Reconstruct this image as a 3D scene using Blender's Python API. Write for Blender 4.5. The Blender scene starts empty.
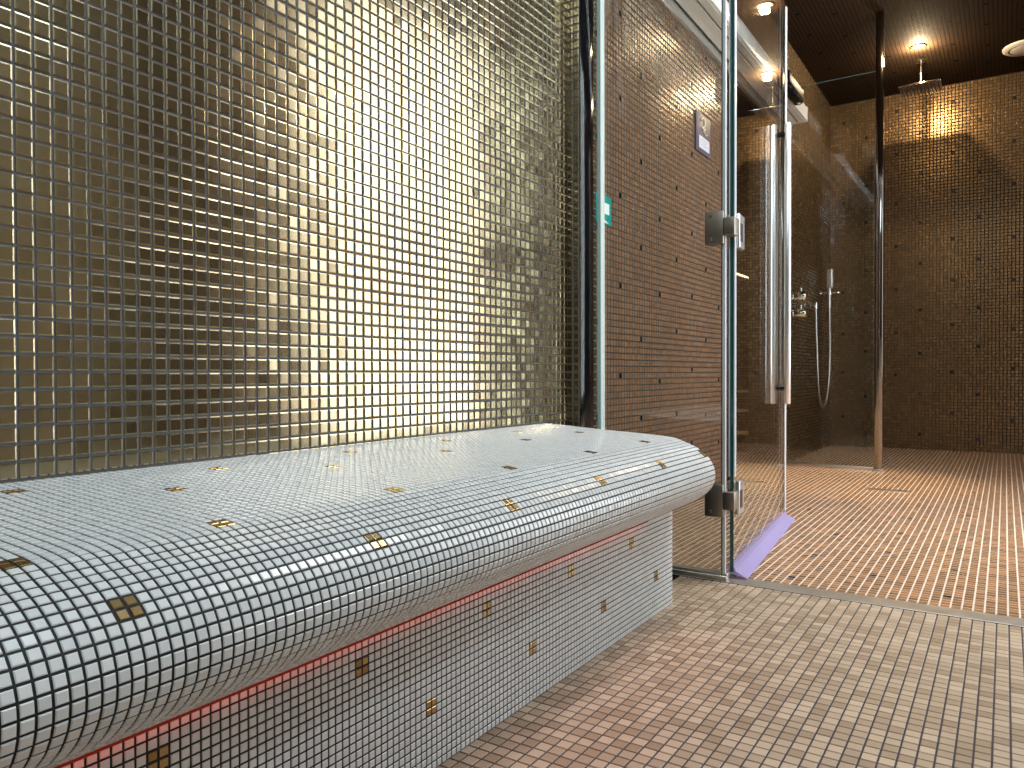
import bpy, bmesh, math, random
import numpy as np
from mathutils import Matrix, Vector

random.seed(7)
rng = np.random.default_rng(7)
scn = bpy.context.scene
COL = scn.collection

# ------------------------------------------------------------------ helpers
def link(o, parent=None):
    COL.objects.link(o)
    if parent is not None:
        o.parent = parent
        o.matrix_parent_inverse = parent.matrix_basis.inverted()
    return o

def tag(o, label=None, cat=None, group=None, kind=None):
    if label: o['label'] = label
    if cat: o['category'] = cat
    if group: o['group'] = group
    if kind: o['kind'] = kind
    return o

def empty(name, loc, label, cat, group=None):
    o = bpy.data.objects.new(name, None)
    o.location = loc
    o.empty_display_size = 0.05
    link(o)
    bpy.context.view_layer.update()
    return tag(o, label, cat, group)

def from_bm(name, bm, mats, parent=None, smooth=False):
    me = bpy.data.meshes.new(name)
    bmesh.ops.recalc_face_normals(bm, faces=bm.faces)
    bm.to_mesh(me); bm.free()
    if not isinstance(mats, (list, tuple)): mats = [mats]
    for m in mats: me.materials.append(m)
    if smooth:
        for p in me.polygons: p.use_smooth = True
        try: me.set_sharp_from_angle(angle=math.radians(38))
        except Exception: pass
    return link(bpy.data.objects.new(name, me), parent)

def add_box(bm, lo, hi, bevel=0.0, seg=2, mat=0, M=None):
    c = [(a + b) / 2 for a, b in zip(lo, hi)]
    s = [abs(b - a) for a, b in zip(lo, hi)]
    mt = Matrix.Translation(c) @ Matrix.Diagonal((*s, 1))
    if M is not None: mt = M @ mt
    r = bmesh.ops.create_cube(bm, size=1.0, matrix=mt)
    vs = r['verts']
    fs = list({f for v in vs for f in v.link_faces})
    for f in fs: f.material_index = mat
    if bevel > 0:
        es = list({e for v in vs for e in v.link_edges})
        rr = bmesh.ops.bevel(bm, geom=es, offset=bevel, segments=seg, affect='EDGES', profile=0.5)
        for f in rr['faces']: f.material_index = mat
    return bm

def add_cyl(bm, p0, p1, r0, r1=None, seg=24, mat=0, caps=True):
    p0 = Vector(p0); p1 = Vector(p1)
    d = p1 - p0
    M = Matrix.Translation((p0 + p1) / 2) @ d.to_track_quat('Z', 'Y').to_matrix().to_4x4()
    r = bmesh.ops.create_cone(bm, cap_ends=caps, segments=seg, radius1=r0, radius2=r0 if r1 is None else r1,
                              depth=d.length, matrix=M)
    for f in {f for v in r['verts'] for f in v.link_faces}: f.material_index = mat
    return bm

def add_lathe(bm, prof, origin, axis=(0, 0, 1), seg=40, mat=0):
    """prof: (radius, height) pairs revolved about axis through origin"""
    R = Vector(axis).to_track_quat('Z', 'Y').to_matrix()
    o = Vector(origin); rings = []
    for r, h in prof:
        if r < 1e-6:
            rings.append([bm.verts.new(o + R @ Vector((0, 0, h)))])
        else:
            rings.append([bm.verts.new(o + R @ Vector((r * math.cos(2 * math.pi * k / seg), r * math.sin(2 * math.pi * k / seg), h))) for k in range(seg)])
    for a, b in zip(rings[:-1], rings[1:]):
        for k in range(seg):
            k2 = (k + 1) % seg
            if len(a) == 1 and len(b) == 1: continue
            if len(a) == 1: f = bm.faces.new((a[0], b[k2], b[k]))
            elif len(b) == 1: f = bm.faces.new((a[k], a[k2], b[0]))
            else: f = bm.faces.new((a[k], a[k2], b[k2], b[k]))
            f.material_index = mat
    return bm

def box_obj(name, lo, hi, mat, parent=None, bevel=0.0, seg=2, M=None):
    bm = bmesh.new()
    add_box(bm, lo, hi, bevel, seg, M=M)
    return from_bm(name, bm, mat, parent, smooth=bevel > 0)

def tube(bm, pts, r, seg=10, mat=0):
    """swept tube along a polyline"""
    pts = [Vector(p) for p in pts]
    rings = []; up = Vector((0.31, 0.93, 0.2)).normalized()
    for i, p in enumerate(pts):
        t = (pts[min(i + 1, len(pts) - 1)] - pts[max(i - 1, 0)]).normalized()
        a = t.cross(up)
        if a.length < 1e-3: a = t.cross(Vector((1, 0, 0)))
        a.normalize(); b = t.cross(a)
        rings.append([bm.verts.new(p + (a * math.cos(2 * math.pi * k / seg) + b * math.sin(2 * math.pi * k / seg)) * r) for k in range(seg)])
    for A, B in zip(rings[:-1], rings[1:]):
        for k in range(seg):
            f = bm.faces.new((A[k], A[(k + 1) % seg], B[(k + 1) % seg], B[k])); f.material_index = mat
    for R_ in (rings[0], rings[-1]):
        f = bm.faces.new(R_); f.material_index = mat

def catmull(pts, n=12):
    P = [Vector(p) for p in pts]; P = [2 * P[0] - P[1]] + P + [2 * P[-1] - P[-2]]
    out = []
    for i in range(1, len(P) - 2):
        for k in range(n):
            t = k / n
            out.append(0.5 * ((2 * P[i]) + (P[i + 1] - P[i - 1]) * t + (2 * P[i - 1] - 5 * P[i] + 4 * P[i + 1] - P[i + 2]) * t * t
                              + (3 * P[i] - P[i - 1] - 3 * P[i + 1] + P[i + 2]) * t ** 3))
    out.append(P[-2])
    return out

# ------------------------------------------------------------------ materials
class Nt:
    def __init__(s, name):
        s.mat = bpy.data.materials.new(name); s.mat.use_nodes = True
        s.nt = s.mat.node_tree; s.nt.nodes.clear()
        s.out = s.nt.nodes.new('ShaderNodeOutputMaterial')
    def new(s, t, **kw):
        n = s.nt.nodes.new(t)
        for k, v in kw.items(): setattr(n, k, v)
        return n
    def set(s, sock, v):
        if isinstance(v, bpy.types.NodeSocket): s.nt.links.new(v, sock)
        elif v is not None: sock.default_value = v
    def m(s, op, a, b=None, c=None, clamp=False):
        n = s.new('ShaderNodeMath', operation=op, use_clamp=clamp)
        for i, v in enumerate((a, b, c)):
            if v is not None: s.set(n.inputs[i], v)
        return n.outputs[0]
    def v(s, op, a, b=None, scale=None):
        n = s.new('ShaderNodeVectorMath', operation=op)
        s.set(n.inputs[0], a)
        if b is not None: s.set(n.inputs[1], b)
        if scale is not None: s.set(n.inputs['Scale'], scale)
        return n.outputs['Value'] if op in ('DOT_PRODUCT', 'LENGTH') else n.outputs[0]
    def xyz(s, x, y, z):
        n = s.new('ShaderNodeCombineXYZ')
        for i, q in enumerate((x, y, z)): s.set(n.inputs[i], q)
        return n.outputs[0]
    def sep(s, vec):
        n = s.new('ShaderNodeSeparateXYZ'); s.set(n.inputs[0], vec); return n.outputs
    def mix(s, f, a, b):
        n = s.new('ShaderNodeMix', data_type='RGBA')
        s.set(n.inputs['Factor'], f); s.set(n.inputs['A'], a); s.set(n.inputs['B'], b)
        return n.outputs['Result']
    def sstep(s, x, a, b):
        n = s.new('ShaderNodeMapRange', interpolation_type='SMOOTHSTEP')
        s.set(n.inputs['Value'], x); n.inputs['From Min'].default_value = a; n.inputs['From Max'].default_value = b
        return n.outputs['Result']
    def white(s, vec):
        n = s.new('ShaderNodeTexWhiteNoise', noise_dimensions='3D'); s.set(n.inputs['Vector'], vec); return n.outputs
    def noise(s, scale, detail=2.0, vec=None, rough=0.5):
        n = s.new('ShaderNodeTexNoise'); n.inputs['Scale'].default_value = scale; n.inputs['Detail'].default_value = detail
        n.inputs['Roughness'].default_value = rough
        if vec is None: vec = s.new('ShaderNodeNewGeometry').outputs['Position']
        s.set(n.inputs['Vector'], vec); return n.outputs['Fac']
    def bump(s, h, strength, dist, normal=None):
        n = s.new('ShaderNodeBump'); n.inputs['Strength'].default_value = strength; n.inputs['Distance'].default_value = dist
        s.set(n.inputs['Height'], h)
        if normal is not None: s.set(n.inputs['Normal'], normal)
        return n.outputs[0]
    def bsdf(s, col, rough=0.4, metal=0.0, normal=None, **kw):
        n = s.new('ShaderNodeBsdfPrincipled')
        s.set(n.inputs['Base Color'], col); s.set(n.inputs['Roughness'], rough); s.set(n.inputs['Metallic'], metal)
        if normal is not None: s.set(n.inputs['Normal'], normal)
        for k, v in kw.items(): s.set(n.inputs[k.replace('_', ' ')], v)
        s.nt.links.new(n.outputs[0], s.out.inputs['Surface'])
        return n

def c4(r, g, b): return (r, g, b, 1.0)

def plain(name, col, rough=0.4, metal=0.0, nscale=60.0, namt=0.06, **kw):
    g = Nt(name)
    f = g.noise(nscale, 3.0)
    a = tuple(x * (1 - namt) for x in col); b = tuple(min(1, x * (1 + namt)) for x in col)
    g.bsdf(g.mix(f, c4(*a), c4(*b)), rough, metal, **kw)
    return g.mat

def brushed(name, col, rough=0.3, stretch=(4, 4, 300)):
    g = Nt(name)
    pos = g.new('ShaderNodeTexCoord').outputs['Object']
    mp = g.new('ShaderNodeMapping'); mp.inputs['Scale'].default_value = stretch; g.set(mp.inputs['Vector'], pos)
    f = g.noise(6.0, 4.0, mp.outputs[0])
    g.bsdf(g.mix(f, c4(*[x * .85 for x in col]), c4(*col)), g.m('ADD', g.m('MULTIPLY', f, .15), rough), 1.0,
           normal=g.bump(f, 0.05, 0.002))
    return g.mat

def emit(name, col, strength):
    g = Nt(name)
    e = g.new('ShaderNodeEmission'); e.inputs['Color'].default_value = c4(*col)
    g.set(e.inputs['Strength'], g.m('MULTIPLY_ADD', g.noise(9.0), strength * .1, strength * .95))
    g.nt.links.new(e.outputs[0], g.out.inputs['Surface'])
    return g.mat

def glass(name, tint=(0.93, 0.96, 0.95), f0=0.045):
    """pane: see-through with a Schlick mirror on both faces"""
    g = Nt(name)
    geo = g.new('ShaderNodeNewGeometry')
    cs = g.m('ABSOLUTE', g.v('DOT_PRODUCT', geo.outputs['Normal'], geo.outputs['Incoming']))
    fr = g.m('MULTIPLY_ADD', g.m('POWER', g.m('SUBTRACT', 1.0, cs, clamp=True), 5.0), 1 - f0, f0)
    t = g.new('ShaderNodeBsdfTransparent'); t.inputs['Color'].default_value = c4(*tint)
    gl = g.new('ShaderNodeBsdfGlossy'); gl.inputs['Roughness'].default_value = 0.0
    gl.inputs['Color'].default_value = c4(1, 1, 1)
    mx = g.new('ShaderNodeMixShader'); g.set(mx.inputs[0], fr)
    g.nt.links.new(t.outputs[0], mx.inputs[1]); g.nt.links.new(gl.outputs[0], mx.inputs[2])
    g.nt.links.new(mx.outputs[0], g.out.inputs['Surface'])
    return g.mat

def mosaic(name, plane, tile, grout, pitch, joint, u0=0.0, v0=0.0, jv=None, rough=0.25, metal=0.0, var=0.5, warm=0.0,
           tilt=0.06, edge=0.5, bev=0.0015, dots=None, dotcol=(.004, .004, .004), grough=0.8, spec=0.5, bumpy=0.0, rvar=0.0):
    """tile grid in the wall's own plane ('x','y' or 'z' = the axis it faces)"""
    g = Nt(name)
    geo = g.new('ShaderNodeNewGeometry')
    X, Y, Z = g.sep(geo.outputs['Position'])
    u, v = {'x': (Y, Z), 'y': (X, Z), 'z': (X, Y)}[plane]
    T = {'x': (0, 1, 0), 'y': (1, 0, 0), 'z': (1, 0, 0)}[plane]
    B = {'x': (0, 0, 1), 'y': (0, 0, 1), 'z': (0, 1, 0)}[plane]
    uu = g.m('DIVIDE', g.m('SUBTRACT', u, u0), pitch); vv = g.m('DIVIDE', g.m('SUBTRACT', v, v0), pitch)
    iu = g.m('FLOOR', uu); iv = g.m('FLOOR', vv)
    fu = g.m('SUBTRACT', uu, iu); fv = g.m('SUBTRACT', vv, iv)
    du = g.m('MULTIPLY', g.m('MINIMUM', fu, g.m('SUBTRACT', 1.0, fu)), pitch)
    dv = g.m('MULTIPLY', g.m('MINIMUM', fv, g.m('SUBTRACT', 1.0, fv)), pitch)
    h = joint / 2; hv = (jv or joint) / 2
    mask = g.m('MULTIPLY', g.sstep(du, h - .0003, h + .0003), g.sstep(dv, hv - .0003, hv + .0003))
    wn = g.white(g.xyz(iu, iv, 3.7))
    r1 = wn['Value']; cr, cg, cb = g.sep(wn['Color'])
    hi = tuple(min(1, x * (1 + var)) for x in tile); lo = tuple(x * (1 - var) for x in tile)
    hi = (min(1, hi[0] * (1 + warm)), hi[1], hi[2] * (1 - warm))
    col = g.mix(r1, c4(*lo), c4(*hi))
    if dots:
        SU, SV, du1, du2 = dots
        cu = g.m('FLOORED_MODULO', iu, float(SU)); cv = g.m('FLOORED_MODULO', iv, float(SV))
        sh = g.white(g.xyz(g.m('FLOOR', g.m('DIVIDE', iu, float(SU))), g.m('FLOOR', g.m('DIVIDE', iv, float(SV))), 1.3))
        sr, sg, _ = g.sep(sh['Color'])
        ra = g.m('ADD', g.m('FLOOR', g.m('MULTIPLY', sr, 3.0)), 2.0)
        rb = g.m('ADD', g.m('FLOOR', g.m('MULTIPLY', sg, 3.0)), float(SV // 2 + 2))
        da = g.m('MULTIPLY', g.m('COMPARE', cu, float(du1), .4), g.m('COMPARE', cv, ra, .4))
        db = g.m('MULTIPLY', g.m('COMPARE', cu, float(du2), .4), g.m('COMPARE', cv, rb, .4))
        dot = g.m('MAXIMUM', da, db)
        col = g.mix(dot, col, c4(*dotcol))
        met = g.m('MULTIPLY', g.m('MULTIPLY', mask, g.m('SUBTRACT', 1.0, dot)), metal)
    else:
        met = g.m('MULTIPLY', mask, metal)
    col = g.mix(mask, c4(*grout), col)
    su = g.m('MULTIPLY', g.m('SIGN', g.m('SUBTRACT', fu, .5)), g.m('SUBTRACT', 1.0, g.sstep(du, h, h + bev)))
    sv = g.m('MULTIPLY', g.m('SIGN', g.m('SUBTRACT', fv, .5)), g.m('SUBTRACT', 1.0, g.sstep(dv, hv, hv + bev)))
    tu = g.m('MULTIPLY', g.m('MULTIPLY_ADD', su, edge, g.m('MULTIPLY', g.m('SUBTRACT', cg, .5), tilt)), mask)
    tv = g.m('MULTIPLY', g.m('MULTIPLY_ADD', sv, edge, g.m('MULTIPLY', g.m('SUBTRACT', cb, .5), tilt)), mask)
    nrm = g.v('NORMALIZE', g.v('ADD', geo.outputs['Normal'], g.v('ADD', g.v('SCALE', T, scale=tu), g.v('SCALE', B, scale=tv))))
    if bumpy > 0:
        nrm = g.bump(g.noise(260.0, 2.0), bumpy, 0.001, nrm)
    rr = g.m('ADD', g.m('MULTIPLY', g.m('SUBTRACT', 1.0, mask), grough - rough), rough)
    if rvar: rr = g.m('ADD', rr, g.m('MULTIPLY', g.m('SUBTRACT', cr, .5), rvar))
    g.bsdf(col, rr, met, nrm, Specular_IOR_Level=spec)
    return g.mat

def tilemat(name, lo, hi, rough, metal=0.0, bumpy=0.0, bscale=300.0, spec=0.5, coat=0.0):
    """for real, separately modelled tiles: each carries its own random value"""
    g = Nt(name)
    a = g.new('ShaderNodeAttribute', attribute_name='tile_rand')
    f = a.outputs['Fac']
    col = g.mix(f, c4(*lo), c4(*hi))
    n = g.bump(g.noise(bscale, 2.0), bumpy, 0.001) if bumpy > 0 else None
    g.bsdf(col, rough, metal, n, Specular_IOR_Level=spec, Coat_Weight=coat, Coat_Roughness=.05)
    return g.mat

P = 0.0235            # pitch of the 20 mm tiles
PF = 0.02406          # pitch of the floor tiles
Q = 0.0121            # pitch of the bench mosaic

M = {}
M['gold_tile'] = tilemat('gold_glaze', (.42, .35, .215), (.48, .405, .26), .17, 1.0, .05, 420.0)
M['gold_grout'] = plain('grey_grout', (.13, .14, .155), .75, nscale=300)
M['white_tile'] = tilemat('white_glaze', (.70, .74, .76), (.80, .83, .84), .16, 0.0, .04, 120.0)
M['gold_inlay'] = tilemat('gold_inlay', (.36, .25, .11), (.54, .42, .22), .20, 1.0, .05)
M['black_grout'] = plain('black_grout', (.010, .011, .014), .7, nscale=300)
M['floor_tile'] = tilemat('beige_stone', (.29, .21, .14), (.52, .41, .30), .38, 0.0, .10, 350.0)
M['floor_grout'] = plain('dark_floor_grout', (.045, .036, .04), .8, nscale=300)
M['white_wall_x'] = mosaic('beige_wall_mosaic', 'x', (.78, .72, .62), (.10, .09, .08), P, .003, rough=.3, var=.1)
BR = dict(tile=(.215, .132, .055), grout=(.012, .009, .007), pitch=P, joint=.0056, rough=.27, metal=.62, var=.07, warm=.03,
          tilt=.035, edge=.55, bumpy=.10, rvar=.04)
BS = dict(BR); BS.update(tile=(.27, .148, .086), metal=.3, joint=.0050, var=.15, bev=.0028, edge=.8, rough=.22, tilt=.03, bumpy=.2, rvar=0.0)
M['brown_x'] = mosaic('brown_mosaic_side', 'x', dots=(16, 14, 3, 11), **BS)
M['brown_y'] = mosaic('brown_mosaic_back', 'y', dots=(16, 14, 4, 13), u0=-.648, v0=.01, **BR)
M['brown_x_dim'] = mosaic('brown_mosaic_side_dim', 'x', dots=(16, 14, 3, 11), **BR)  # darker copy of the side tile, dimmer light put into its colour
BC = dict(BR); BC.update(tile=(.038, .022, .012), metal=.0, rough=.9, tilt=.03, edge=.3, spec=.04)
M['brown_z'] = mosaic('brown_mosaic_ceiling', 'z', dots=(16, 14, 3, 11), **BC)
M['shower_floor'] = mosaic('copper_floor_mosaic', 'z', (.42, .235, .118), (.56, .50, .44), PF, .0040, jv=.0020, u0=-.208 - PF * .0, v0=2.155,
                           rough=.20, metal=.40, var=.25, warm=.08, tilt=.08, edge=.35, dots=(16, 14, 3, 11), bumpy=.10, rvar=.1)
M['chrome'] = plain('polished_chrome', (.86, .87, .88), .06, 1.0, namt=.02)
M['post_steel'] = plain('polished_post_steel', (.33, .31, .29), .07, 1.0, namt=.03)
M['steel'] = brushed('brushed_steel', (.62, .60, .57), .30)
M['satin'] = brushed('satin_nickel', (.30, .275, .235), .36, (3, 3, 60))
M['alu'] = plain('anodised_aluminium', (.80, .82, .84), .28, 1.0, namt=.03)
M['white_alu'] = plain('white_profile', (.93, .95, .96), .22, 0.0, namt=.01)
M['teal_edge'] = plain('green_glass_edge', (.16, .30, .33), .12, 0.0, namt=.1)
M['dark_edge'] = plain('dark_green_glass_edge', (.012, .075, .075), .06, 0.0, namt=.1)
M['pale_seal'] = plain('clear_seal', (.66, .74, .80), .25, 0.0, namt=.05)
M['black'] = plain('black_anodised', (.003, .0034, .006), .07, 0.0, namt=.1, Specular_IOR_Level=.4)
M['black_rubber'] = plain('black_rubber', (.02, .02, .022), .45, namt=.1)
M['glass'] = glass('clear_glass')
M['cream'] = plain('cream_lacquer', (.58, .53, .47), .38, namt=.03)
M['plaque'] = plain('aubergine_plaque', (.105, .085, .125), .42, namt=.1)
M['gold_paint'] = plain('gold_lettering', (.80, .66, .42), .35, .3)
M['label_white'] = plain('pale_lilac_label', (.66, .64, .74), .4)
M['grey_print'] = plain('grey_print', (.36, .34, .42), .5)
M['green_sign'] = plain('green_enamel', (.0, .29, .27), .25)
M['white_print'] = plain('white_print', (.86, .88, .88), .3)
M['vent'] = plain('ivory_plastic', (.72, .68, .60), .4, namt=.03)
M['brass_ring'] = plain('bronze_ring', (.30, .20, .10), .3, 1.0)
M['bulb'] = emit('lamp_glow', (1.0, .74, .42), 60.0)
M['led_red'] = emit('red_led', (1.0, .06, .03), .15)
M['led_warm'] = emit('warm_led', (1.0, .72, .42), 5.0)
M['window'] = emit('panel_glow', (.97, .99, 1.0), 4.8)  # glow of the unseen panel added in the hall
M['step_tread'] = plain('lit_tread_tone', (.62, .50, .36), .4)  # light falling on the treads, put into a paler colour
g = Nt('lilac_pvc')
bs = g.bsdf(c4(.44, .39, .70), .18, 0.0, Alpha=.62)
M['pvc'] = g.mat
M['plaster'] = plain('white_ceiling_paint', (.62, .62, .62), .8)

# ------------------------------------------------------------------ real tiles
def raw_mesh(name, V, F, mats, midx=None, rand=None, parent=None):
    me = bpy.data.meshes.new(name)
    V = np.asarray(V, np.float32); F = np.asarray(F, np.int32)
    me.vertices.add(len(V)); me.vertices.foreach_set('co', V.ravel())
    me.loops.add(F.size); me.loops.foreach_set('vertex_index', F.ravel())
    me.polygons.add(len(F)); me.polygons.foreach_set('loop_start', np.arange(len(F), dtype=np.int32) * 4)
    if midx is not None: me.polygons.foreach_set('material_index', np.asarray(midx, np.int32))
    for m in mats: me.materials.append(m)
    me.polygons.foreach_set('use_smooth', np.zeros(len(F), dtype=bool))
    me.update(calc_edges=True)
    if rand is not None:
        a = me.attributes.new('tile_rand', 'FLOAT', 'FACE'); a.data.foreach_set('value', np.asarray(rand, np.float32))
    return link(bpy.data.objects.new(name, me), parent)

def tiles(C, T, B, N, hu, hv, h, bev, depth, midx, jitter=0.0, hj=0.0, drop=None):
    """one small slab with chamfered rim per centre; C sits on the grout surface"""
    n = len(C)
    j = rng.normal(0, jitter, (n, 2)) if jitter else np.zeros((n, 2))
    T2 = T + N * j[:, :1]; B2 = B + N * j[:, 1:]
    T2 /= np.linalg.norm(T2, axis=1, keepdims=True); B2 /= np.linalg.norm(B2, axis=1, keepdims=True)
    N2 = np.cross(T2, B2); s = np.sign((N2 * N).sum(1))[:, None]; N2 *= s
    drop = bev if drop is None else drop
    hh = h + rng.normal(0, hj, n)[:, None] if hj else np.full((n, 1), h)
    sg = [(-1, -1), (1, -1), (1, 1), (-1, 1)]
    V = np.empty((n, 12, 3))
    for k, (a, b) in enumerate(sg):
        V[:, k] = C + T2 * (a * hu) + B2 * (b * hv) - N2 * depth
        V[:, 4 + k] = C + T2 * (a * hu) + B2 * (b * hv) + N2 * (hh - drop)
        V[:, 8 + k] = C + T2 * (a * (hu - bev)) + B2 * (b * (hv - bev)) + N2 * hh
    base = []
    for k in range(4):
        k2 = (k + 1) % 4
        base.append((k, k2, 4 + k2, 4 + k)); base.append((4 + k, 4 + k2, 8 + k2, 8 + k))
    base.append((8, 9, 10, 11))
    base = np.array(base)
    F = (base[None] + (np.arange(n) * 12)[:, None, None])
    flip = (s[:, 0] < 0)
    F[flip] = F[flip][:, :, ::-1]
    r = rng.random(n)
    return V.reshape(-1, 3), F.reshape(-1, 4), np.repeat(midx, 9), np.repeat(r, 9)

def plane_tiles(name, P0, eu, ev, nn, nu, nv, pitch, joint, h, bev, mats, jitter, parent=None, backing=None, pick=None, hj=0.0, drop=None):
    """regular tile field starting at the corner P0; mats[0] tile, mats[1] grout (, mats[2] inlay)"""
    iu, iv = np.meshgrid(np.arange(nu), np.arange(nv), indexing='ij'); iu = iu.ravel(); iv = iv.ravel()
    P0, eu, ev, nn = (np.array(x, float) for x in (P0, eu, ev, nn))
    C = P0 + np.outer((iu + .5) * pitch, eu) + np.outer((iv + .5) * pitch, ev)
    n = len(C)
    mi = np.zeros(n, int)
    if pick is not None: mi[pick(iu, iv)] = 2
    V, F, MI, R_ = tiles(C, np.tile(eu, (n, 1)), np.tile(ev, (n, 1)), np.tile(nn, (n, 1)), (pitch - joint) / 2, (pitch - joint) / 2, h, bev, .001, mi, jitter, hj, drop)
    # grout bed: a thin closed slab behind the tiles
    d = backing or .004
    U = eu * nu * pitch; W = ev * nv * pitch
    q = np.array([P0, P0 + U, P0 + U + W, P0 + W]); q = np.vstack([q, q - nn * d]); k = len(V)
    bf = np.array([(0, 1, 2, 3), (7, 6, 5, 4), (0, 4, 5, 1), (1, 5, 6, 2), (2, 6, 7, 3), (3, 7, 4, 0)])
    if np.dot(np.cross(eu, ev), nn) < 0: bf = bf[:, ::-1]
    V = np.vstack([V, q]); F = np.vstack([F, bf + k])
    MI = np.r_[MI, np.ones(6, int)]; R_ = np.r_[R_, np.zeros(6)]
    return raw_mesh(name, V, F, mats, MI, R_, parent)

# ================================================================== SETTING
XG, XP, XB = -1.080, -1.040, -1.178      # gold wall, pilaster face, brown wall
YP, YT, YBK = 1.951, 2.083, 6.476        # pilaster, threshold, far wall
ZC = 2.715
XR, YREAR = 1.45, -1.7                   # other walls of the steam room
HX = 0.70                                # far side of the shower hall

def struct(o): return tag(o, kind='structure')

def by_face(o, mx, my, mz):
    """each side of a tiled block takes the tile grid of its own plane"""
    o.data.materials.clear()
    for m in (mx, my, mz): o.data.materials.append(m)
    for p in o.data.polygons:
        n = [abs(q) for q in p.normal]; p.material_index = n.index(max(n))
    return o

# steam room: gold wall
rows0 = .5894 + P * 0 - 11 * P; nrow = int((2.62 - rows0) / P)
ncol = int((YP - YREAR) / P)
gold = plane_tiles('wall_left', (XG, YP, rows0), (0, -1, 0), (0, 0, 1), (1, 0, 0), ncol, nrow, P, .0034, .0018, .0021,
                   [M['gold_tile'], M['gold_grout']], .012, backing=.06, hj=.00015, drop=.0008)
struct(gold)
pil = bmesh.new()
o = plane_tiles('wall_pilaster', (XG, YP, rows0), (1, 0, 0), (0, 0, 1), (0, -1, 0), 2, nrow, P * .85, .0036, .0016, .001,
                [M['gold_tile'], M['gold_grout']], .012, backing=.01)
o.scale = (1, 1, 1 / .85); o.location = (0, 0, rows0 * (1 - 1 / .85)); struct(o)
o = box_obj('trim_1', (XG - .05, YP + .002, 0), (XP + .003, 2.037, 2.62), M['black'], bevel=.0015); struct(o)
o = plane_tiles('wall_jamb', (XP - .002, 2.064, rows0), (0, -1, 0), (0, 0, 1), (1, 0, 0), 1, nrow, .0262, .0036, .0016, .001,
                [M['gold_tile'], M['gold_grout']], .012, backing=.07)
o.scale = (1, 1, P / .0262); o.location = (0, 0, rows0 * (1 - P / .0262)); struct(o)

# steam room shell
mm = M['brown_y']
o = box_obj('wall_rear', (XG - .06, YREAR - .1, -.05), (XR + .1, YREAR, 2.72), M['brown_y']); struct(o)
o = box_obj('wall_right', (XR, YREAR, -.05), (XR + .1, 2.10, 2.72), M['white_wall_x']); struct(o)
o = box_obj('ceiling', (XG - .06, YREAR, 2.62), (XR + .1, 2.12, 2.72), M['plaster']); struct(o)

# floors
nfx = int((XR + .7838) / PF) + 1; nfy = int((YT - YREAR) / PF)
o = plane_tiles('floor', (-.7838, YT - .002, -.0016), (1, 0, 0), (0, -1, 0), (0, 0, 1), nfx, nfy, PF, .0030, .0016, .0007,
                [M['floor_tile'], M['floor_grout']], .006, backing=.05); struct(o)
o = box_obj('floor_shower', (XB - .02, 2.150, -.06), (HX, YBK + .02, 0), M['shower_floor']); struct(o)
o = box_obj('floor_annexe', (-2.1, 3.2, -.06), (XB - .02, 7.7, 0), M['shower_floor']); struct(o)

# shower hall walls
o = box_obj('wall_corridor', (XB - .216, 2.064, 0), (XB, 3.795, 2.16), M['brown_x']); struct(by_face(o, M['brown_x'], M['brown_y'], M['brown_z']))
o = box_obj('wall_lintel', (XB - .216, 2.064, 2.16), (XB, 4.94, ZC), M['brown_x']); struct(o)
o = box_obj('wall_shower', (XB - .216, 4.94, 0), (XB, YBK, ZC), M['brown_x_dim']); struct(by_face(o, M['brown_x_dim'], M['brown_y'], M['brown_z']))
o = box_obj('wall_back', (XB - .216, YBK, 0), (HX + .1, YBK + .12, ZC), M['brown_y']); struct(o)
o = box_obj('wall_hall', (HX, 2.1, 0), (HX + .1, YBK, ZC), M['brown_x']); struct(o)
o = box_obj('wall_front', (HX, 2.1, 0), (XR + .1, 2.152, ZC), M['brown_y']); struct(o)
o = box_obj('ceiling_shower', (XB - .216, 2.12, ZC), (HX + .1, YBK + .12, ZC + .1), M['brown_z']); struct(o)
# unseen bright panel with frame, added to give the gold wall its highlight
bm = bmesh.new(); add_box(bm, (HX - .012, 2.58, .12), (HX - .004, 4.22, 2.58)); o = from_bm('bright_panel_1', bm, M['window']); struct(o)
bm = bmesh.new()
for a, b in (((HX - .03, 2.52, .06), (HX, 2.58, 2.64)), ((HX - .03, 4.22, .06), (HX, 4.28, 2.64)), ((HX - .03, 2.58, .06), (HX, 4.22, .12)), ((HX - .03, 2.58, 2.58), (HX, 4.22, 2.64))): add_box(bm, a, b, .003, 1)
o = from_bm('trim_5', bm, M['white_alu']); struct(o)
# the room behind the opening
o = box_obj('wall_annexe_left', (-2.12, 3.0, 0), (-2.02, 7.7, 2.6), M['brown_x']); struct(o)
o = box_obj('wall_annexe_back', (-2.02, 7.5, 0), (XB - .216, 7.6, 2.6), M['brown_y']); struct(o)
o = box_obj('wall_annexe_front', (-2.02, 3.0, 0), (XB - .216, 3.1, 2.6), M['brown_y']); struct(o)
o = box_obj('wall_annexe_right', (XB - .230, 6.48, 0), (XB - .216, 7.6, 2.6), M['brown_x']); struct(o)
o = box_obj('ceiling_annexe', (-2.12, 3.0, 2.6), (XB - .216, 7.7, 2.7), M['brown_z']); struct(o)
# black edge trim of the opening
o = box_obj('trim_2', (XB - .01, 3.796, .012), (XB + .008, 3.860, 2.128), M['black'], bevel=.002); struct(o)
# metal threshold
bm = bmesh.new()
add_box(bm, (-1.04, YT, -.02), (XR, 2.152, .0015), .0008, 1)
o = from_bm('trim_3', bm, M['steel']); struct(o)
o = box_obj('trim_4', (-1.04, YT - .0025, -.02), (XR, YT - .0002, .0008), M['black_rubber']); struct(o)

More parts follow.
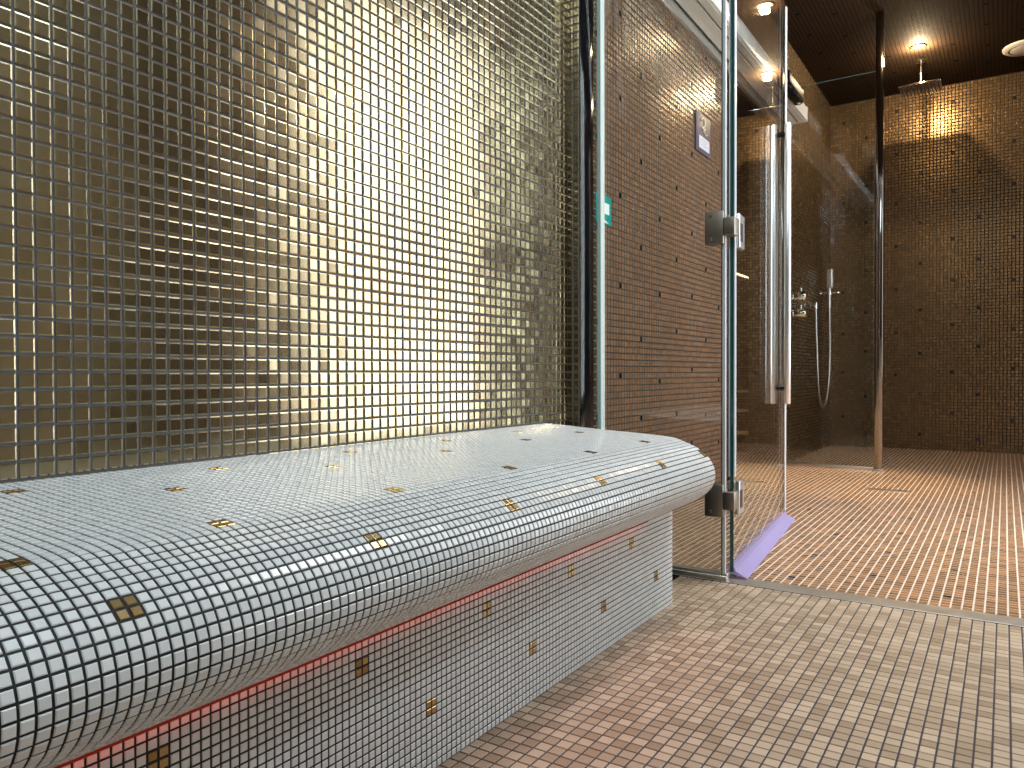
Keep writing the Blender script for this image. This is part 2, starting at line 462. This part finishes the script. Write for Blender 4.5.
# ================================================================== BENCH
PROF = [(-1.079, .445), (-1.002, .441), (-.914, .435), (-.779, .428), (-.705, .422), (-.671, .412), (-.640, .399), (-.612, .378),
        (-.597, .352), (-.595, .327), (-.602, .307), (-.617, .289), (-.645, .269), (-.708, .237)]
YE, YB0 = 1.818, -.62
sm = catmull([(x, 0, z) for x, z in PROF], 14)
sm = np.array([(p.x, p.z) for p in sm])
seg = np.hypot(*np.diff(sm, axis=0).T); S = np.r_[0, np.cumsum(seg)]
ns = int(S[-1] / Q); nj = int((YE - YB0) / Q)
sc_ = (np.arange(ns) + .5) * (S[-1] / ns)
px = np.interp(sc_, S, sm[:, 0]); pz = np.interp(sc_, S, sm[:, 1])
e = .003
tx = np.interp(sc_ + e, S, sm[:, 0]) - np.interp(sc_ - e, S, sm[:, 0]); tz = np.interp(sc_ + e, S, sm[:, 1]) - np.interp(sc_ - e, S, sm[:, 1])
l = np.hypot(tx, tz); tx /= l; tz /= l
bench = empty('mosaic_bench', (-.85, .6, 0), 'long white mosaic bench with rounded front edge along the gold tiled wall', 'bench')
I, J = np.meshgrid(np.arange(ns), np.arange(nj), indexing='ij'); I = I.ravel(); J = J.ravel()
n = len(I)
C = np.stack([px[I], YE - (J + .5) * Q, pz[I]], 1)
T = np.tile([0., 1., 0.], (n, 1)); B = np.stack([tx[I], np.zeros(n), tz[I]], 1)
N = np.stack([-tz[I], np.zeros(n), tx[I]], 1) * -1
N = np.where(((C[:, 0] < -.72) & (C[:, 2] > .4))[:, None] & (N[:, 2:] < 0), -N, N)
if N[0, 2] < 0: N = -N
N = np.stack([-tz[I], np.zeros(n), tx[I]], 1)
if N[0, 2] < 0: N = -N
# pattern of gold four-tile inlays on the seat
k = .0119 / Q
inl = [(116, 5), (104, 14), (110, 30), (127, 30), (123, 39), (93, 6), (80, 14), (69, 6), (86, 30), (56, 14), (98, 39), (46, 6), (21, 6),
       (32, 14), (62, 30), (10, 14), (37, 30), (13, 30), (73, 39), (48, 39), (23, 39), (1, 39), (128, 14), (134, 30), (140, 6), (148, 39)]
gold4 = set()
for a, b in inl:
    a = round(a * k); b = round(b * k)
    for da in (-1, 0):
        for db in (-1, 0): gold4.add((b + db, a + da))
mi = np.array([2 if (i, j) in gold4 else 0 for i, j in zip(I, J)])
V, F, MI, RR = tiles(C, T, B, N, (Q - .0024) / 2, (S[-1] / ns - .0024) / 2, .0013, .0008, .001, mi, .010, .0001)
# solid core in black grout
K = sm; nk = len(K); off = len(V)
core = np.vstack([np.stack([K[:, 0], np.full(nk, YE), K[:, 1]], 1), np.stack([K[:, 0], np.full(nk, YB0), K[:, 1]], 1)])
cf = [(a, a + 1, nk + a + 1, nk + a) for a in range(nk - 1)]
V = np.vstack([V, core]); F = np.vstack([F, np.array(cf) + off]); MI = np.r_[MI, np.ones(len(cf), int)]; RR = np.r_[RR, np.zeros(len(cf))]
slab = raw_mesh('seat', V, F, [M['white_tile'], M['black_grout'], M['gold_inlay']], MI, RR, bench)
# closing end face of the slab towards the glass
bm = bmesh.new()
vs = [bm.verts.new((x, YE + .0005, z)) for x, z in K] + [bm.verts.new((-.716, YE + .0005, .237)), bm.verts.new((-1.079, YE + .0005, .237))]
f = bm.faces.new(vs)
r = bmesh.ops.extrude_face_region(bm, geom=[f])
bmesh.ops.translate(bm, verts=[q for q in r['geom'] if isinstance(q, bmesh.types.BMVert)], vec=(0, -.004, 0))
bmesh.ops.triangulate(bm, faces=bm.faces)
from_bm('end_cap', bm, M['black_grout'], bench)
# base
nbz = 20; qb = .237 / nbz
def pick(iu, iv):
    out = np.zeros(len(iu), bool)
    for c0, r0 in ((9, 8), (21, 17)):
        cc = c0 * .0119 / qb; per = 24 * .0119 / qb
        for m_ in range(0, 12):
            c = round(cc + per * m_)
            out |= ((iu == c) | (iu == c - 1)) & ((iv == r0) | (iv == r0 - 1))
    return out
base = plane_tiles('base', (-.705, YE, 0), (0, -1, 0), (0, 0, 1), (1, 0, 0), int((YE - YB0) / qb), nbz, qb, .0024, .0012, .0007,
                   [M['white_tile'], M['black_grout'], M['gold_inlay']], .006, bench, backing=.36, pick=pick)
# red light line in the joint between seat and base
strip = box_obj('led_strip', (-.7045, .0, .2352), (-.7022, 1.66, .2367), M['led_red'], bench)
tag(strip, 'red glowing light strip under the seat')

# ================================================================== GLASS PARTITION
part = empty('glass_partition', (-.85, 2.1, 0), 'fixed clear glass pane between the bench end and the door hinges', 'glass pane')
box_obj('pane', (-1.036, 2.096, .012), (-.668, 2.106, 2.60), M['glass'], part)
bm = bmesh.new()
add_box(bm, (-1.02, 2.098, .0016), (-.652, 2.128, .020), .002, 2)
add_box(bm, (-1.02, 2.090, .0016), (-.652, 2.0975, .014), .001, 1)
tag(from_bm('bottom_rail', bm, M['steel'], part, True), 'brushed metal floor rail')
bm = bmesh.new(); add_box(bm, (-1.0395, 2.0845, .02), (-1.0375, 2.1115, 2.60), .0005, 1)
tag(from_bm('wall_channel', bm, M['white_alu'], part, True), 'pale upright wall channel')
box_obj('channel_gasket', (-1.0395, 2.0645, .02), (-1.0375, 2.084, 2.60), M['teal_edge'], part, .0005, 1)
bm = bmesh.new(); add_box(bm, (-.668, 2.096, .012), (-.6655, 2.106, 2.60))
from_bm('pane_edge', bm, M['dark_edge'], part)
bm = bmesh.new(); add_box(bm, (-.6655, 2.0955, .02), (-.656, 2.1065, 2.60), .002, 2)
tag(from_bm('edge_seal', bm, M['pale_seal'], part, True), 'translucent upright seal')

# ================================================================== GLASS DOOR (standing open)
D0 = Vector((-.650, 2.135, 0)); D1 = Vector((-.7375, 3.110, 0))
dd = (D1 - D0); DL = dd.length; dd.normalize()
dn = Vector((dd.y, -dd.x, 0))            # towards the camera side
DM = Matrix(((dd.x, dn.x, 0, D0.x), (dd.y, dn.y, 0, D0.y), (0, 0, 1, 0), (0, 0, 0, 1)))   # local: along, out, up
door = empty('glass_door', (D0.x, D0.y, 0), 'clear frameless glass door standing open with a long bar handle', 'glass door')
def dbox(name, lo, hi, mat, bevel=0.0, par=door):
    bm = bmesh.new(); add_box(bm, lo, hi, bevel, 2, M=DM); return from_bm(name, bm, mat, par, bevel > 0)
dbox('door_pane', (.004, -.005, .018), (DL - .0130, .005, 2.03), M['glass'])
tag(dbox('free_edge', (DL - .010, -.008, .036), (DL + .003, .008, 2.03), M['white_alu'], .0015), 'bright profile on the free glass edge')
dbox('glare_block', (DL - .0128, -.0049, .020), (DL - .0106, .0049, 2.028), M['black_rubber'])  # dark block added to hide the bright profile seen through the pane
tag(dbox('hinge_edge', (0, -.005, .018), (.004, .005, 2.03), M['dark_edge']), 'dark green glass edge')
tag(dbox('hinge_seal', (-.001, .0055, .29), (.020, .0085, 2.03), M['pale_seal']), 'pale upright seal')
tag(dbox('hinge_seal', (-.001, -.0085, .29), (.020, -.0055, 2.03), M['pale_seal']), 'pale upright seal')
bm = bmesh.new()
sec = [(-.012, .020), (-.0062, .034), (.0062, .034), (.010, .022), (.043, .004), (.044, .0025), (.006, .012), (-.006, .012), (-.020, .005), (-.0215, .007)]
ra = [bm.verts.new(DM @ Vector((.0, a, b))) for a, b in sec]; rb = [bm.verts.new(DM @ Vector((DL, a, b))) for a, b in sec]
for i in range(len(sec)):
    j = (i + 1) % len(sec); bm.faces.new((ra[i], ra[j], rb[j], rb[i]))
bm.faces.new(ra); bm.faces.new(rb[::-1])
tag(from_bm('bottom_seal', bm, M['pvc'], door), 'lilac plastic sweep under the door')
hand = None
def dpt(s, o, z): return DM @ Vector((s, o, z))
def bar(off):
    bm = bmesh.new()
    add_lathe(bm, [(0, 0), (.0115, 0), (.013, .002), (.013, 1.066), (.0115, 1.068), (0, 1.068)], dpt(.856, off, .466), seg=28)
    return bm
h1 = from_bm('handle', bar(.029), M['alu'], door, True)
h2 = from_bm('handle', bar(-.026), M['alu'], door, True)
for z in (.527, 1.494):
    bm = bmesh.new(); add_cyl(bm, dpt(.856, -.019, z), dpt(.856, .023, z), .0095, seg=20)
    for sgn in (-1, 1): add_cyl(bm, dpt(.856, sgn * .006, z), dpt(.856, sgn * .010, z), .0125, seg=20)
    tag(from_bm('standoff', bm, M['black'], door, True), 'black handle standoff')

# hinges
def hinge(zc, label):
    h = empty('door_hinge', (-.66, 2.1, zc), label, 'hinge', 'hinges of the glass door')
    bm = bmesh.new()
    add_box(bm, (-.712, 2.083, zc - .046), (-.659, 2.0955, zc + .046), .0025, 2)
    add_box(bm, (-.712, 2.1065, zc - .046), (-.659, 2.116, zc + .046), .0025, 2)
    from_bm('pane_plate', bm, M['satin'], h, True)
    bm = bmesh.new()
    add_box(bm, (-.6585, 2.085, zc - .024), (-.628, 2.126, zc + .026), .002, 2)
    add_cyl(bm, (-.6495, 2.118, zc - .024), (-.6495, 2.118, zc + .026), .009, seg=20)
    from_bm('knuckle', bm, M['satin'], h, True)
    bm = bmesh.new()
    add_box(bm, (.0215, .0055, zc - .048), (.092, .017, zc + .048), .002, 2, M=DM)
    add_box(bm, (.0215, -.017, zc - .048), (.092, -.0052, zc + .048), .002, 2, M=DM)
    from_bm('door_plate', bm, M['alu'], h, True)
    bm = bmesh.new(); add_box(bm, (.03, .0172, zc - .030), (.062, .0182, zc + .022), .0004, 1, M=DM)
    tag(from_bm('slot', bm, M['black_rubber'], h), 'dark slot in the clamp plate')
    for dz in (-.032, .032):
        bm = bmesh.new(); add_lathe(bm, [(0, .0012), (.0042, .0012), (.005, 0), (.005, -.003)], (-.695, 2.0828, zc + dz), (0, -1, 0), 18)
        tag(from_bm('screw', bm, M['chrome'], h, True), 'bright countersunk screw')
    return h
hinge(.992, 'brushed metal door hinge clamped at mid height, above the end of the bench')
hinge(.226, 'brushed metal door hinge near the floor, half hidden by the bench end')

# ================================================================== SHOWER SCREEN AND POST
scr = empty('shower_screen', (-.9, 4.95, 0), 'clear glass shower screen between the brown side wall and the chrome post', 'shower screen')
box_obj('screen_pane', (XB + .003, 4.945, .020), (-.6505, 4.955, 2.37), M['glass'], scr)
box_obj('top_edge', (XB + .003, 4.945, 2.3702), (-.6505, 4.955, 2.3710), M['teal_edge'], scr)
box_obj('screen_rail', (XB + .003, 4.939, 0), (-.6585, 4.961, .0198), M['steel'], scr, .002)
post = empty('support_post', (-.62, 4.95, 0), 'square polished chrome post from floor to ceiling at the free side of the shower screen', 'post')
box_obj('shaft', (-.650, 4.929, .012), (-.608, 4.971, ZC), M['post_steel'], post, .003)
box_obj('floor_plate', (-.658, 4.921, 0), (-.600, 4.979, .0118), M['steel'], post, .002)

# ================================================================== SLIDING DOOR OPERATOR ABOVE THE OPENING
op = empty('sliding_door_operator', (-1.1, 3.6, 2.17), 'long cream metal sliding door track box running high along the brown wall', 'door track')
bm = bmesh.new()
y0, y1 = 2.13, 4.935
add_box(bm, (XB + .001, y0, 2.152), (-1.045, y1, 2.235), .006, 2)
from_bm('housing', bm, M['cream'], op, True)
bm = bmesh.new(); add_box(bm, (-1.0448, y0, 2.145), (-1.034, y1, 2.226), .004, 2)
tag(from_bm('front_cover', bm, M['white_alu'], op, True), 'pale front cover')
bm = bmesh.new(); add_box(bm, (-1.0830, y0, 2.1405), (-1.047, y1, 2.1515), .001, 1); from_bm('lower_panel', bm, M['cream'], op)
bm = bmesh.new(); add_box(bm, (-1.1590, y0, 2.1405), (-1.0930, y1, 2.1515), .001, 1); from_bm('lower_panel', bm, M['cream'], op)
bm = bmesh.new(); add_box(bm, (-1.0928, y0, 2.148), (-1.0832, y1, 2.1515)); add_box(bm, (XB + .0125, y0, 2.1455), (-1.1592, y1, 2.1515))  # black strips put the shade of the gaps into colour
tag(from_bm('shadow_gap', bm, M['black_rubber'], op), 'dark strips for the shade in the gaps between the cover panels')
bm = bmesh.new(); add_box(bm, (XB + .0005, y0, 2.083), (XB + .012, y1, 2.1425), .002, 2)
add_box(bm, (XB + .0125, y0, 2.088), (XB + .016, y1, 2.106), .001, 1)
tag(from_bm('guide_rail', bm, M['alu'], op, True), 'aluminium guide rail under the box')
box_obj('end_plate', (XB + .001, 4.9355, 2.140), (-1.034, 4.9395, 2.235), M['cream'], op, .001)

sen = empty('motion_sensor', (-1.0, 4.34, 2.18), 'black motion sensor box mounted on the cream sliding door track', 'motion sensor')
bm = bmesh.new(); add_box(bm, (-1.0335, 4.175, 2.118), (-.972, 4.555, 2.215), .022, 5)
from_bm('case', bm, M['black'], sen, True)
bm = bmesh.new(); add_box(bm, (-.9735, 4.20, 2.14), (-.9695, 4.53, 2.19), .0018, 2); tag(from_bm('lens_window', bm, M['black_rubber'], sen, True), 'dark lens window')
bm = bmesh.new(); add_lathe(bm, [(0, .002), (.008, .0015), (.010, 0)], (-.992, 4.51, 2.1178), (0, 0, -1), 20); tag(from_bm('status_light', bm, M['white_print'], sen, True), 'small pale indicator')

# ================================================================== SIGNS
pl = empty('wall_plaque', (XB, 3.4, 1.68), 'dark purple plaque with a gold numeral and pale label on the brown wall', 'plaque')
bm = bmesh.new(); add_box(bm, (XB + .0005, 3.312, 1.594), (XB + .0085, 3.505, 1.772), .002, 2)
from_bm('board', bm, M['plaque'], pl, True)
bm = bmesh.new(); add_box(bm, (XB + .0087, 3.345, 1.612), (XB + .0105, 3.484, 1.668), .0008, 1)
tag(from_bm('label_card', bm, M['label_white'], pl), 'pale lilac text label')
bm = bmesh.new()
for i, (a, b) in enumerate(((3.358, 3.46), (3.358, 3.44), (3.358, 3.452))):
    add_box(bm, (XB + .0107, a, 1.653 - i * .012), (XB + .0111, b, 1.656 - i * .012))
from_bm('printed_lines', bm, M['grey_print'], pl)
def stroke(pts, w):
    pp = catmull(pts, 10); bm_ = bmesh.new(); tube(bm_, [(XB + .0105, y, z) for _, y, z in pp], w, 8); return bm_
bm = stroke([(0, 3.372, 1.738), (0, 3.382, 1.752), (0, 3.402, 1.754), (0, 3.418, 1.742), (0, 3.414, 1.726), (0, 3.398, 1.714), (0, 3.382, 1.709), (0, 3.402, 1.705), (0, 3.424, 1.709)], .0042)
pp = catmull([(0, 3.392, 1.692), (0, 3.408, 1.697), (0, 3.424, 1.690), (0, 3.442, 1.685), (0, 3.456, 1.694)], 10)
tube(bm, [(XB + .0105, y, z) for _, y, z in pp], .0028, 8)
tag(from_bm('numeral', bm, M['gold_paint'], pl, True), 'gold curved numeral with a flourish')

gs = empty('exit_sign', (XB, 2.39, 1.155), 'small green and white safety sign on the brown wall beside the pale channel', 'sign')
bm = bmesh.new(); add_box(bm, (XB + .0005, 2.318, 1.106), (XB + .0045, 2.441, 1.206), .0012, 1); from_bm('sign_board', bm, M['green_sign'], gs)
bm = bmesh.new()
add_box(bm, (XB + .0046, 2.335, 1.142), (XB + .0052, 2.424, 1.180))
v = [bm.verts.new((XB + .005, y, z)) for y, z in ((2.335, 1.134), (2.335, 1.112), (2.420, 1.112))]; bm.faces.new(v)
tag(from_bm('pictogram', bm, M['white_print'], gs), 'white pictogram panel and arrow')

# ================================================================== SHOWER FITTINGS
mx = empty('shower_mixer', (XB, 5.15, 1.03), 'chrome two knob shower mixer on the dark side wall below the hand shower', 'shower mixer')
bm = bmesh.new()
add_box(bm, (XB, 4.995, .89), (XB + .010, 5.105, 1.15), .0045, 3); from_bm('wall_plate', bm, M['chrome'], mx, True)
for z in (1.075, .965):
    bm = bmesh.new()
    add_lathe(bm, [(.034, 0), (.034, .006), (.024, .010), (.024, .030), (.029, .034), (.029, .100), (.026, .105), (0, .105)], (XB + .010, 5.05, z), (1, 0, 0), 28)
    kn = from_bm('knob', bm, M['chrome'], mx, True)
    bm = bmesh.new(); add_cyl(bm, (XB + .085, 5.05, z + .020), (XB + .085, 5.05, z + .052), .0045, seg=12); from_bm('lever', bm, M['chrome'], kn, True)
bm = bmesh.new(); add_lathe(bm, [(.016, 0), (.016, .012), (.011, .014), (.011, .055), (0, .055)], (XB + .010, 5.05, 1.02), (1, 0, 0), 24); from_bm('diverter', bm, M['chrome'], mx, True)

ol = empty('hose_outlet', (XB, 5.7, 1.07), 'chrome wall elbow feeding the hose, right beside the mixer knobs', 'wall elbow')
bm = bmesh.new(); add_lathe(bm, [(.026, 0), (.026, .005), (.022, .009), (.011, .010), (.011, .045), (0, .045)], (XB, 5.70, 1.068), (1, 0, 0), 28); from_bm('flange', bm, M['chrome'], ol, True)
bm = bmesh.new(); add_cyl(bm, (XB + .045, 5.70, 1.085), (XB + .045, 5.70, 1.040), .013, seg=20); from_bm('spigot', bm, M['chrome'], ol, True)
bm = bmesh.new()
for i in range(4): add_lathe(bm, [(.010, 0), (.012, .004), (.012, .012), (.008, .016), (0, .016)], (XB, 5.39 + i * .075, 1.085), (1, 0, 0), 16)
add_box(bm, (XB, 5.35, 1.055), (XB + .006, 5.66, 1.075), .002, 2)
tag(from_bm('supply_bar', bm, M['chrome'], ol, True), 'slim chrome bar with round caps')

hs = empty('hand_shower', (XB, 6.05, 1.2), 'chrome stick hand shower hanging in its wall holder', 'hand shower')
bm = bmesh.new(); add_cyl(bm, (XB + .066, 6.08, 1.075), (XB + .066, 6.08, 1.225), .0115, .0125, seg=20); from_bm('grip', bm, M['alu'], hs, True)
bm = bmesh.new(); add_box(bm, (XB + .047, 6.055, 1.220), (XB + .092, 6.105, 1.365), .008, 3); from_bm('spray_head', bm, M['alu'], hs, True)
hb = empty('shower_holder', (XB, 6.08, 1.15), 'small chrome wall bracket that carries the hand shower', 'wall bracket')
bm = bmesh.new(); add_lathe(bm, [(.024, 0), (.024, .006), (.009, .009), (.009, .050), (0, .050)], (XB, 6.08, 1.185), (1, 0, 0), 24); from_bm('rosette', bm, M['chrome'], hb, True)
bm = bmesh.new(); add_lathe(bm, [(.0185, -.014), (.0185, .014), (.0142, .014), (.0142, -.014), (.0185, -.014)], (XB + .066, 6.08, 1.185), (0, 0, 1), 24)
add_cyl(bm, (XB + .084, 6.08, 1.185), (XB + .116, 6.08, 1.185), .006, seg=12); add_lathe(bm, [(0, -.013), (.009, -.009), (.013, 0), (.009, .009), (0, .013)], (XB + .126, 6.08, 1.185), (1, 0, 0), 18)
from_bm('cradle', bm, M['chrome'], hb, True)
bm = bmesh.new()
hp = catmull([(XB + .045, 5.70, 1.040), (XB + .046, 5.705, .93), (XB + .05, 5.72, .72), (XB + .054, 5.735, .52), (XB + .056, 5.80, .375), (XB + .056, 5.90, .335),
              (XB + .056, 6.02, .375), (XB + .060, 6.10, .53), (XB + .064, 6.11, .75), (XB + .066, 6.09, .95), (XB + .066, 6.08, 1.075)], 14)
tube(bm, hp, .0075, 10)
tag(from_bm('shower_hose', bm, M['alu'], None, True), 'thin metal shower hose looping down the dark wall', 'hose')

rs = empty('rain_shower', (-.494, 5.881, 2.53), 'flat square rain shower head hanging from the brown ceiling', 'shower head')
bm = bmesh.new(); add_box(bm, (-.620, 5.755, 2.519), (-.368, 6.007, 2.530), .003, 2); from_bm('head_plate', bm, M['chrome'], rs, True)
bm = bmesh.new()
for i in range(11):
    for j in range(11): add_cyl(bm, (-.604 + i * .022, 5.771 + j * .022, 2.5189), (-.604 + i * .022, 5.771 + j * .022, 2.5155), .0035, .002, seg=6)
tag(from_bm('spray_face', bm, M['black_rubber'], rs), 'dark rubber spray face')
bm = bmesh.new(); add_cyl(bm, (-.494, 5.881, 2.5302), (-.494, 5.881, ZC), .0085, seg=16); add_cyl(bm, (-.494, 5.881, 2.5302), (-.494, 5.881, 2.552), .019, .012, seg=20)
from_bm('ceiling_arm', bm, M['chrome'], rs, True)
bm = bmesh.new(); add_cyl(bm, (-.494, 5.881, ZC - .008), (-.494, 5.881, ZC), .028, seg=24); from_bm('rosette', bm, M['chrome'], rs, True)

dr = empty('floor_drain', (-.48, 4.14, 0), 'narrow metal slot drain in the copper shower floor', 'drain')
box_obj('drain_frame', (-.575, 4.118, 0), (-.392, 4.162, .003), M['steel'], dr, .0012)
box_obj('drain_slot', (-.569, 4.132, .0031), (-.398, 4.148, .0036), M['black_rubber'], dr)

# ceiling lamps and vent
def downlight(x, y, label):
    d = empty('downlight', (x, y, ZC), label, 'ceiling lamp', 'round downlights in the brown ceiling')
    bm = bmesh.new(); add_lathe(bm, [(.030, .001), (.044, .006), (.048, .001), (.048, 0)], (x, y, ZC), (0, 0, -1), 32); from_bm('trim_ring', bm, M['brass_ring'], d, True)
    bm = bmesh.new(); add_lathe(bm, [(0, .003), (.022, .002), (.030, 0)], (x, y, ZC), (0, 0, -1), 24); from_bm('lamp', bm, M['bulb'], d, True)
    return d
downlight(-.486, 5.611, 'glowing round downlight in the brown ceiling above the rain shower head')
downlight(-.549, 4.553, 'glowing round downlight in front of the shower screen, mirrored in the glass door')
vt = empty('ceiling_vent', (.103, 6.0, ZC), 'round ivory disc on the brown ceiling in front of the far wall', 'ceiling vent')
bm = bmesh.new(); add_lathe(bm, [(.132, 0), (.132, .008), (.120, .016), (.098, .018)], (.103, 6.0, ZC), (0, 0, -1), 48); from_bm('outer_ring', bm, M['vent'], vt, True)
bm = bmesh.new(); add_lathe(bm, [(0, .026), (.070, .024), (.090, .018), (.090, .006)], (.103, 6.0, ZC), (0, 0, -1), 48); from_bm('centre_disc', bm, M['vent'], vt, True)

# ================================================================== BEYOND THE OPENING
st = empty('tiled_steps', (-1.7, 5.6, 0), 'tiled steps with treads painted pale as if lit, in the room behind the wall opening', 'steps')
zs = [0, .132, .285, .43]; ys = [5.6, 5.93, 6.28, 6.62]
for i in range(3):
    sp = box_obj('step', (-2.019, ys[i], zs[i]), (XB - .232, 7.49, zs[i + 1] - .0062), M['brown_y'], st)
    by_face(sp, M['brown_x'], M['brown_y'], M['brown_z'])
    nz = box_obj('tread', (-2.019, ys[i] - .006, zs[i + 1] - .006), (XB - .232, ys[i + 1] if i < 2 else 7.49, zs[i + 1]), M['step_tread'], sp)
    tag(nz, 'tread with its lit top painted pale')
ld = empty('wall_lamp', (-2.0, 7.0, 1.47), 'thin glowing light bar on the wall of the room behind the opening', 'light bar')
box_obj('diffuser', (-2.0065, 6.72, 1.463), (-1.999, 7.20, 1.475), M['led_warm'], ld)
box_obj('profile', (-2.019, 6.71, 1.458), (-2.007, 7.21, 1.480), M['alu'], ld)

# ================================================================== LIGHT
def area(name, loc, rot, sx, sy, power, col, spread=None):
    L = bpy.data.lights.new(name, 'AREA'); L.shape = 'RECTANGLE'; L.size = sx; L.size_y = sy; L.energy = power; L.color = col
    if spread: L.spread = math.radians(spread)
    o = bpy.data.objects.new(name, L); o.location = loc; o.rotation_euler = rot; COL.objects.link(o); return o
def spot(name, loc, rot, power, col, size, blend=.4, rad=.03):
    L = bpy.data.lights.new(name, 'SPOT'); L.energy = power; L.color = col; L.spot_size = math.radians(size); L.spot_blend = blend; L.shadow_soft_size = rad
    o = bpy.data.objects.new(name, L); o.location = loc; o.rotation_euler = rot; COL.objects.link(o); return o

COOL = (.78, .91, 1.0); WARM = (1.0, .74, .44)
# steam room ceiling panel
area('steam_lamp_and_fill', (-.345, -.10, 2.60), (0, 0, 0), .25, 2.7, 22, COOL)
area('steam_lamp_and_fill', (.95, .20, 2.60), (0, 0, 0), .25, 2.4, 16, COOL)  # second strip, unseen, added to brighten the bench base and floor
area('hall_ceiling_panel', (.05, 2.75, ZC - .02), (0, 0, 0), 1.0, 1.2, 30, (1.0, .97, .93), 120)
# warm downlights
for x, y, p in ((-.486, 5.611, 38), (-.549, 4.553, 7)):
    L = bpy.data.lights.new('downlight_bulb', 'POINT'); L.energy = p; L.color = WARM; L.shadow_soft_size = .018
    o = bpy.data.objects.new('downlight_bulb', L); o.location = (x, y, ZC - .030); COL.objects.link(o)
spot('downlight_beam', (-.549, 4.553, ZC - .02), (math.radians(-3), math.radians(3), 0), 230, (1.0, .72, .36), 34, .8, .03)
area('annexe_lamp', (-1.72, 5.0, 2.55), (0, 0, 0), .3, .8, 22, WARM)
area('led_glow', (-.680, .83, .238), (0, math.radians(-42), 0), .004, 1.6, .34, (1.0, .15, .09), 95)
area('led_glow_base', (-.7005, .83, .2345), (0, math.radians(-8), 0), .003, 1.6, .045, (1.0, .06, .03))

w = bpy.data.worlds.new('World'); scn.world = w; w.use_nodes = True
w.node_tree.nodes['Background'].inputs[0].default_value = (.8, .85, .9, 1); w.node_tree.nodes['Background'].inputs[1].default_value = .03

# ================================================================== CAMERA
f = 754.4
yaw, pit, rol = math.radians(33.18), math.radians(.80), math.radians(-.169)
Fv = Vector((-math.sin(yaw), math.cos(yaw), 0)); Rv = Vector((math.cos(yaw), math.sin(yaw), 0)); Uv = Vector((0, 0, 1))
F2 = Fv * math.cos(pit) - Uv * math.sin(pit); U2 = Uv * math.cos(pit) + Fv * math.sin(pit)
R3 = Rv * math.cos(rol) + U2 * math.sin(rol); U3 = U2 * math.cos(rol) - Rv * math.sin(rol)
cam = bpy.data.cameras.new('camera'); cam.sensor_width = 36; cam.lens = 36 * f / 1024; cam.clip_start = .02
co = bpy.data.objects.new('camera', cam)
co.matrix_world = Matrix(((R3.x, U3.x, -F2.x, 0), (R3.y, U3.y, -F2.y, 0), (R3.z, U3.z, -F2.z, .5854), (0, 0, 0, 1)))
COL.objects.link(co); scn.camera = co

vs_ = scn.view_settings
vs_.view_transform = 'Standard'; vs_.look = 'None'; vs_.gamma = 1.0; vs_.exposure = 0.0; vs_.use_curve_mapping = False
scn.cycles.max_bounces = 10; scn.cycles.transparent_max_bounces = 16; scn.cycles.glossy_bounces = 6
scn.cycles.caustics_reflective = True; scn.cycles.sample_clamp_indirect = 6.0
